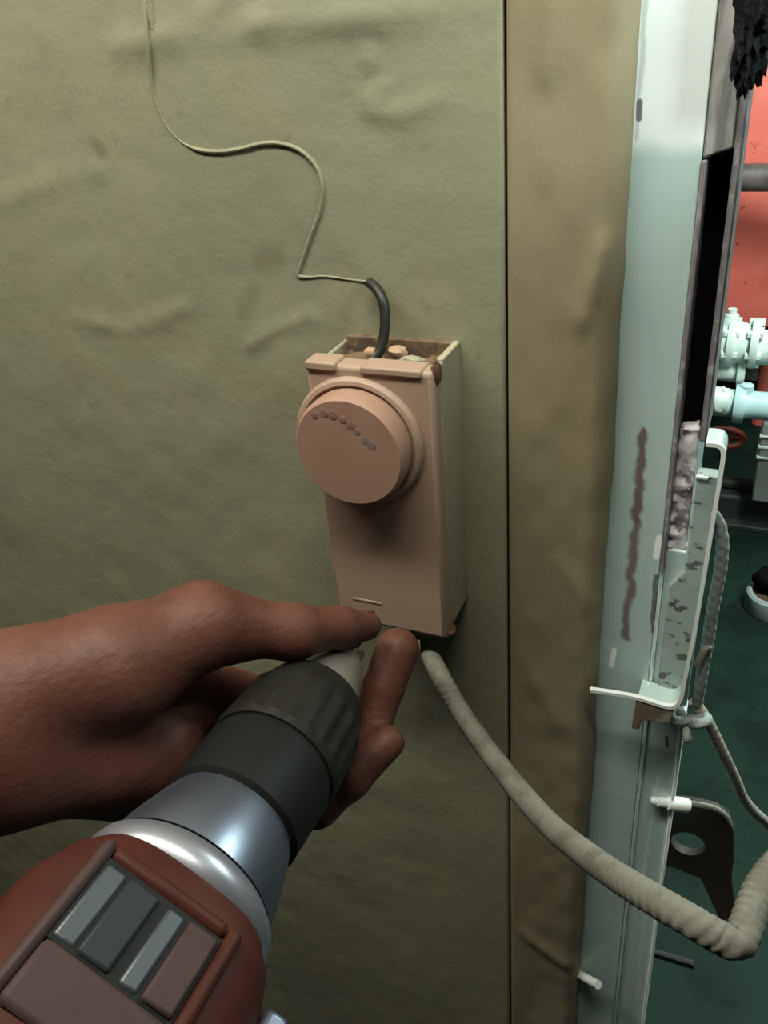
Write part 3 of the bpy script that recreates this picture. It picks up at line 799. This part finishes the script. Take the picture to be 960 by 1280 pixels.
def ribbed(prof, nrib, depth, n=120):
    v=[];f=[]
    for r,h,rb in prof:
        for k in range(n):
            a=2*math.pi*k/n
            rr=r-(depth*rb if (k*nrib*2//n)%2 else 0)
            v.append((rr*math.cos(a),rr*math.sin(a),h))
    m_=len(prof)
    for i in range(m_-1):
        for k in range(n):
            k2=(k+1)%n; f.append((i*n+k,i*n+k2,(i+1)*n+k2,(i+1)*n+k))
    f.append(tuple(range(n))[::-1]); f.append(tuple((m_-1)*n+k for k in range(n)))
    return MB().add(v,f)
s0,s1=H['sl0'],H['sl1']; L=s0-s1
dpart(ribbed([(0.0265,s1,0),(0.0275,s1+0.003,0),(0.0272,s1+0.005,1),(0.0262,s0-L*0.4,1),(0.0250,s0-L*0.35,0),(0.0215,s0-0.004,0),(0.0170,s0,0)],20,0.0012), 'chuck_sleeve', MM(chuckm))
dpart(MB().lathe([(0.0225,H['gc0']-0.002),(0.0262,H['gc0']+0.001),(0.0268,s1-0.004),(0.0250,s1+0.001)],48), 'chuck_ring', MM(tooldark))
g0,g1=H['gc0'],H['gc1']
dpart(MB().lathe([(0.0310,g1),(0.0305,g1+0.006),(0.0288,g1+(g0-g1)*0.45),(0.0262,g0-0.006),(0.0240,g0)],56), 'gear_case', MM(silver))
c0,c1=H['col0'],H['col1']
dpart(MB().lathe([(0.0330,c1),(0.0345,c1+0.002),(0.0350,(c0+c1)/2),(0.0340,c0-0.002),(0.0312,c0+0.001)],56), 'collar', MM(silverw))
# housing: rounded square section
def housing():
    n=72; v=[];f=[]; prof=[(0.0325,0.0335,H['red0']+0.001),(0.0375,0.0378,H['red0']-0.006),(0.0425,0.0400,H['red0']-0.02),(0.0430,0.0400,-0.03),(0.0425,0.0400,-0.085),(0.0390,0.0370,-0.105),(0.028,0.028,-0.113)]
    for rx,ry,h in prof:
        for k in range(n):
            a=2*math.pi*k/n; c_,s_=math.cos(a),math.sin(a); e=2/3.0
            v.append((rx*abs(c_)**e*(1 if c_>0 else -1), ry*abs(s_)**e*(1 if s_>0 else -1), h))
    m_=len(prof)
    for i in range(m_-1):
        for k in range(n):
            k2=(k+1)%n; f.append((i*n+k,i*n+k2,(i+1)*n+k2,(i+1)*n+k))
    f.append(tuple(range(n))[::-1]); f.append(tuple((m_-1)*n+k for k in range(n)))
    return MB().add(v,f)
hs = dpart(housing(),'housing',MM(toolred))
# vent window on the face toward the viewer: raised bezel, dark well, slats
zt=H['red0']-0.014; zb=zt-0.026; yv=0.0402
def bz(x0,x1,z0,z1,y0,y1,name,mat,bev=0.0012,parent=hs):
    o=MB().box(x0,x1,y0,y1,z0,z1).build(name,mat,None,True,bev); o.parent=parent; return o
wl, wr = 0.0225, -0.0165
bz(wr,wl,zt,zt+0.005,0.034,yv+0.0012,'vent_bezel',MM(toolred),0.002)
bz(wr,wl,zb-0.018,zb,0.034,yv+0.0020,'vent_bezel',MM(toolpink),0.002)
bz(wr-0.005,wr,zb-0.018,zt+0.005,0.032,yv+0.0010,'vent_bezel',MM(toolred),0.002)
bz(wl,wl+0.0042,zb-0.018,zt+0.005,0.032,yv+0.0012,'vent_bezel',MM(toolpink),0.002)
bz(wr,wl,zb,zt,0.0345,yv+0.0002,'vent_well',MM(tooldark),0)
for x0,x1,y1,mt in [(0.0150,0.0218,yv+0.0008,toolsilver),(0.0040,0.0142,yv+0.0016,toolgrey),(-0.0050,0.0008,yv+0.0010,toolsilver),(-0.0158,-0.0062,yv+0.0022,toolpink)]:
    bz(x0,x1,zb+0.001,zt-0.0015,0.036,y1,'vent_slat',MM(mt),0.0010)
# side strip and pistol grip going out of the frame
bz(-0.0460,-0.0395,-0.09,H['red0']-0.034,0.010,0.028,'side_strip',MM(toolpink),0.002)
bz(-0.0465,-0.0385,H['red0']-0.032,H['red0']-0.014,0.010,0.028,'side_clip',MM(silver),0.002)
def grip():
    n=40; v=[];f=[]
    prof=[(0.020,0.030,0.0),(0.0185,0.027,0.03),(0.0175,0.024,0.07),(0.0185,0.026,0.11),(0.024,0.036,0.125),(0.024,0.036,0.14)]
    for rx,rz,h in prof:
        for k in range(n):
            a=2*math.pi*k/n
            v.append((-0.02-h, rx*math.sin(a), -0.065+rz*math.cos(a)-0.18*h))
    m_=len(prof)
    for i in range(m_-1):
        for k in range(n):
            k2=(k+1)%n; f.append((i*n+k,i*n+k2,(i+1)*n+k2,(i+1)*n+k))
    f.append(tuple(range(n))[::-1]); f.append(tuple((m_-1)*n+k for k in range(n)))
    return MB().add(v,f)
gp=dpart(grip(),'pistol_grip',MM(tooldark))
tg=MB().box(-0.074,-0.050,-0.006,0.006,-0.050,-0.040).build('trigger',MM(toolred),None,True,0.002); tg.parent=gp

# ------------------------------------------------------------------ machinery space beyond the doorway
def fy(px,py,y): return onY(px,py,y)
# red tank
def tank():
    y=2.45; top=fy(955,68,y)[2]; bot=fy(940,398,y)[2]
    c=fy(940,240,y); R=0.42
    cx=fy(958,380,y)[0]-R+0.22; cy=y+R*0.98
    root=thing('red_tank','tall red painted tank behind the white valves','tank',(cx,cy,0))
    MB().lathe([(R*0.2,top+0.22),(R*0.7,top+0.18),(R*0.95,top+0.08),(R,top),(R,bot-0.03),(R*0.98,bot-0.045),(R*0.5,bot-0.05)][::-1],64,Matrix.Translation((cx,cy,0))).build('shell',MM(redp),root)
    for k in range(3):
        a=2*math.pi*k/3+0.6
        p=(cx+R*0.7*math.cos(a),cy+R*0.7*math.sin(a))
        MB().tube([(p[0],p[1],0),(p[0],p[1],bot*0.5),(p[0],p[1],bot-0.04)],0.035,12).build('leg',MM(redp),root)
    return cx,cy,R
tcx,tcy,tR=tank()
def hpipe(name,label,px0,py0,px1,py1,y,r,mat,cat='pipe',ext=1.6,left=1.6):
    a=fy(px0,py0,y); b=fy(px1,py1,y); zz=(a[2]+b[2])/2
    root=thing(name,label,cat,(a[0],y,zz))
    MB().tube([(a[0]-left,y,zz),(a[0],y,zz),(b[0]+ext,y,zz)],r,28).build('pipe_run',mat,root)
    return root,a[0],b[0],zz
y=2.28
r1,a1,b1,z1=hpipe('grimy_pipe','grimy grey brown pipe running across the red tank','925' and 925,222,960,222,y,0.036,MM(pipegrey),left=1.6)
for xx in (a1-0.1,b1+0.25):
    MB().lathe([(0.05,-0.012),(0.05,0.012)],24,Matrix.Translation((xx,y,z1))@Matrix.Rotation(math.radians(90),4,'Y')).build('clamp',MM(pipegrey),r1)
# white valve and pipe
y=2.10
c=fy(925,428,y); 
valve=thing('white_valve','chunky white painted valve in front of the red tank','valve',(c[0],y,c[2]-0.1))
def rot(axis,deg): return Matrix.Rotation(math.radians(deg),4,axis)
RX=lambda x,z,yy=y: Matrix.Translation((x,yy,z))@rot('Y',90)
vl=fy(897,430,y)[0]; vr=fy(953,430,y)[0]; zc=c[2]; hh=(fy(925,397,y)[2]-fy(925,450,y)[2])/2
MB().lathe([(hh*0.6,vl-c[0]-0.02),(hh*0.95,vl-c[0]+0.02),(hh*1.0,-0.01),(hh*0.85,0.02),(hh*0.75,vr-c[0]-0.03)],28,RX(c[0],zc)).build('body',MM(pipew),valve)
for xx in (vl-0.01, vl+0.035, vr-0.02):
    MB().lathe([(hh*1.12,-0.010),(hh*1.15,0.0),(hh*1.12,0.010)],24,RX(xx,zc)).build('flange',MM(pipew),valve)
    for k in range(6):
        an=k*math.pi/3+0.3
        MB().lathe([(0.011,-0.02),(0.011,0.02)],6,Matrix.Translation((xx,y+hh*0.95*math.cos(an),zc+hh*0.95*math.sin(an)))@rot('Y',90)).build('bolt',MM(pipew),valve)
MB().lathe([(hh*0.5,0),(hh*0.45,hh*0.9),(hh*0.3,hh*1.3),(0.012,hh*1.35),(0.012,hh*1.55)],20,Matrix.Translation((c[0]-0.03,y,zc))).build('bonnet',MM(pipew),valve)
tw=fy(957,436,y)
MB().tube([(vr-0.03,y,zc-0.01),(vr+0.02,y,zc-0.01),(vr+1.6,y,zc-0.01)],(fy(955,415,y)[2]-fy(955,457,y)[2])/2,28).build('outlet_pipe',MM(pipew),valve)
MB().tube([(vl,y,zc),(vl-1.6,y,zc)],hh*0.7,24).build('inlet_pipe',MM(pipew),valve)
# small flanged branch under the valve body
c=fy(908,463,2.10)
br_=MB().lathe([(0.030,-0.10),(0.030,0.045),(0.034,0.05)],20,RX(c[0],c[2],2.10)).build('branch_stub',MM(pipew),valve)
MB().lathe([(0.044,0.030),(0.044,0.050)],20,RX(c[0],c[2],2.10)).build('branch_flange',MM(pipew),br_)
# pale blue pipe with coupling
y=1.98
pr,a1,b1,z1=hpipe('pale_blue_pipe','pale blue pipe with a flanged coupling below the white valve',890,505,962,505,y,0.038,MM(pipeb))
xx=fy(925,502,y)[0]
MB().lathe([(0.052,-0.014),(0.054,0.0),(0.052,0.014)],28,RX(xx,z1,y)).build('coupling',MM(pipeb),pr)
MB().lathe([(0.018,0.0),(0.018,0.056),(0.012,0.06)],14,Matrix.Translation((xx+0.012,y,z1))).build('lug',MM(pipeb),pr)
lump(fy(900,500,y)[0],y-0.01,z1+0.012,0.05,0.036,0.034,12,18).build('lagging_lump',MM(pipew),pr)
# machine bed under the pipes
y0=onZ(930,690,0.0)[1]
mb_=thing('machine_bed','low dark machine bed on the green deck under the pipes','machine',(0,y0+0.4,0))
MB().box(-0.9,0.9,y0+0.16,2.30,0,0.10).build('bed',MM(machine),mb_,bevel=0.01)
MB().box(-0.9,0.9,y0+0.12,y0+0.16,0,0.02).build('foot_flange',MM(machine),mb_,bevel=0.004)
MB().box(-0.7,0.7,y0+0.24,2.27,0.10,0.13).build('casing',MM(machine),mb_,bevel=0.01); print('bed y0',y0)
# red handwheel
cw=fy(906,547,2.06); hw=thing('handwheel','small dull red handwheel under the pale blue pipe','handwheel',cw)
redd=Mat('dull_red_handwheel',(0.22,0.035,0.025),0.5)
ring=[cw+np.array([0.05*math.cos(t),0.03*math.sin(t),0.012*math.sin(t)]) for t in np.linspace(0,2*math.pi,40)]
MB().tube(ring,0.010,10).build('rim',MM(redd),hw)
for k in range(3):
    an=k*2*math.pi/3
    MB().tube([cw,cw+np.array([0.05*math.cos(an),0.03*math.sin(an),0.012*math.sin(an)])],0.006,8).build('spoke',MM(redd),hw)
MB().tube([cw-np.array([0,0,cw[2]-0.005]),cw+np.array([0,0,0.01])],0.01,10).build('stem',MM(machine),hw)
# grey junction post
g=fy(957,548,2.2); gb=thing('grey_post','short grey ribbed steel post standing on the machine bed','post',(g[0]+0.03,2.2,0.13))
MB().box(g[0]-0.014,g[0]+0.08,2.16,2.24,0.13,fy(957,522,2.2)[2]).build('post_body',MM(greybox),gb,bevel=0.006)
for k in range(3):
    MB().box(g[0]-0.018,g[0]+0.084,2.156,2.244,g[2]-0.05+0.035*k,g[2]-0.042+0.035*k).build('rib',MM(edgew),gb,bevel=0.002)
# pipe stub flange on deck
ps=onZ(957,772,0.0)
bo=thing('deck_socket','pale grey round deck socket with a rusty top','socket',(ps[0]+0.012,ps[1]+0.05,0))
M_=Matrix.Translation((ps[0]+0.012,ps[1]+0.05,0))
MB().lathe([(0.072,0),(0.074,0.004),(0.070,0.050),(0.064,0.056),(0.056,0.056),(0.054,0.040)],40,M_,cap=False).build('ring',MM(greybox2:=Mat('pale_grey_worn_paint',(0.34,0.36,0.36),0.5)),bo)
MB().lathe([(0.055,0.03),(0.055,0.046),(0.01,0.05)],32,M_).build('rusty_core',MM(rust),bo)
lump(ps[0]+0.005,ps[1]+0.06,0.085,0.05,0.04,0.035,17).build('black_cap',MM(rubber),bo)
# dark streak on the deck: a bar lying there
b0=onZ(812,1188,0.006); b1_=onZ(868,1205,0.006)
tag(MB().tube([b0,(b0+b1_)/2,b1_],0.006,8).build('steel_rod',MM(machine)),'short dark rod lying on the green deck by the frame','rod')
# black oily rag by the top of the frame
def rag():
    c=onY(943,22,0.0)
    n=36; rows=26; v=[];f=[]
    for i in range(rows+1):
        th_=math.pi*i/rows
        for k in range(n):
            a=2*math.pi*k/n
            d=np.array([math.sin(th_)*math.cos(a),math.sin(th_)*math.sin(a),math.cos(th_)])
            j=1+0.9*float(vnoise(np.array([d[0]*2.2+d[1]+5]),np.array([d[2]*2.6+d[1]*1.4+3]),41)[0])+0.5*float(vnoise(np.array([d[0]*6+9]),np.array([d[2]*6-d[1]*5+3]),42)[0])
            v.append(c+np.array([0.0062,0.006,0.026])*d*j)
    for i in range(rows):
        for k in range(n):
            k2=(k+1)%n; f.append((i*n+k,i*n+k2,(i+1)*n+k2,(i+1)*n+k))
    o=MB().add(v,f).build('oily_rag',MM(ragm)); 
    tag(o,'black oily rag bunched at the top of the door frame','rag')
    MB().tube([c+np.array([-0.008,0.014,0.034]),c+np.array([-0.005,0,0.045]),c+np.array([0,0,0.03])],0.003,8,sub=4).build('hook',MM(rim),o)
rag()
# light fittings
def fitting(name,label,loc,length,along,mat):
    root=thing(name,label,'light',loc)
    x,y,z=loc
    if along=='x':
        MB().box(x-length/2,x+length/2,y-0.06,y+0.06,z+0.035,z+0.09).build('housing',MM(ceilm),root,bevel=0.006)
        MB().tube([(x-length/2+0.02,y,z+0.02),(x+length/2-0.02,y,z+0.02)],0.013,14).build('tube',MM(mat),root)
    else:
        MB().box(x-0.06,x+0.06,y-length/2,y+length/2,z+0.035,z+0.09).build('housing',MM(ceilm),root,bevel=0.006)
        MB().tube([(x,y-length/2+0.02,z+0.02),(x,y+length/2-0.02,z+0.02)],0.013,14).build('tube',MM(mat),root)
fitting('ceiling_light','warm fluorescent fitting over the lagged wall',(-0.33,-0.25,2.05),1.0,'x',tubem)
fitting('ceiling_light','cool fluorescent fitting beyond the doorway',(0.55,1.15,2.13),1.2,'y',tubeg)

bl_=thing('added_hooded_lamp','added hooded cool lamp above the view, brightening the door frame top','light',(0.13,-0.085,1.67))  # made-up fixture; its plates cut the light off below the frame top
MB().tube([(0.13,0.012,2.13),(0.13,-0.05,2.10),(0.13,-0.083,2.02),(0.13,-0.085,1.67)],0.009,12,sub=6).build('arm',MM(greybox),bl_)
MB().box(0.055,0.18,-0.15,-0.02,1.660,1.672).build('added_lamp_body',MM(greybox),bl_,bevel=0.003)
MB().box(0.055,0.18,-0.150,-0.146,1.572,1.660).build('light_cutting_hood',MM(greybox),bl_,bevel=0.001)
MB().box(0.055,0.18,-0.150,-0.020,1.568,1.572).build('light_cutting_hood',MM(greybox),bl_,bevel=0.001)
MB().box(0.155,0.160,-0.145,-0.025,1.573,1.660).build('light_cutting_hood',MM(greybox),bl_,bevel=0.001)
lg=MB().box(-0.004,0.004,-0.022,0.022,-0.028,0.028).build('added_lamp_glass',MM(tubeg),None,bevel=0.003)
lg.location=(0.124,-0.090,1.632); lg.rotation_euler=(0,math.radians(-38),math.radians(-28)); lg.parent=bl_; lg.matrix_parent_inverse=bl_.matrix_basis.inverted()
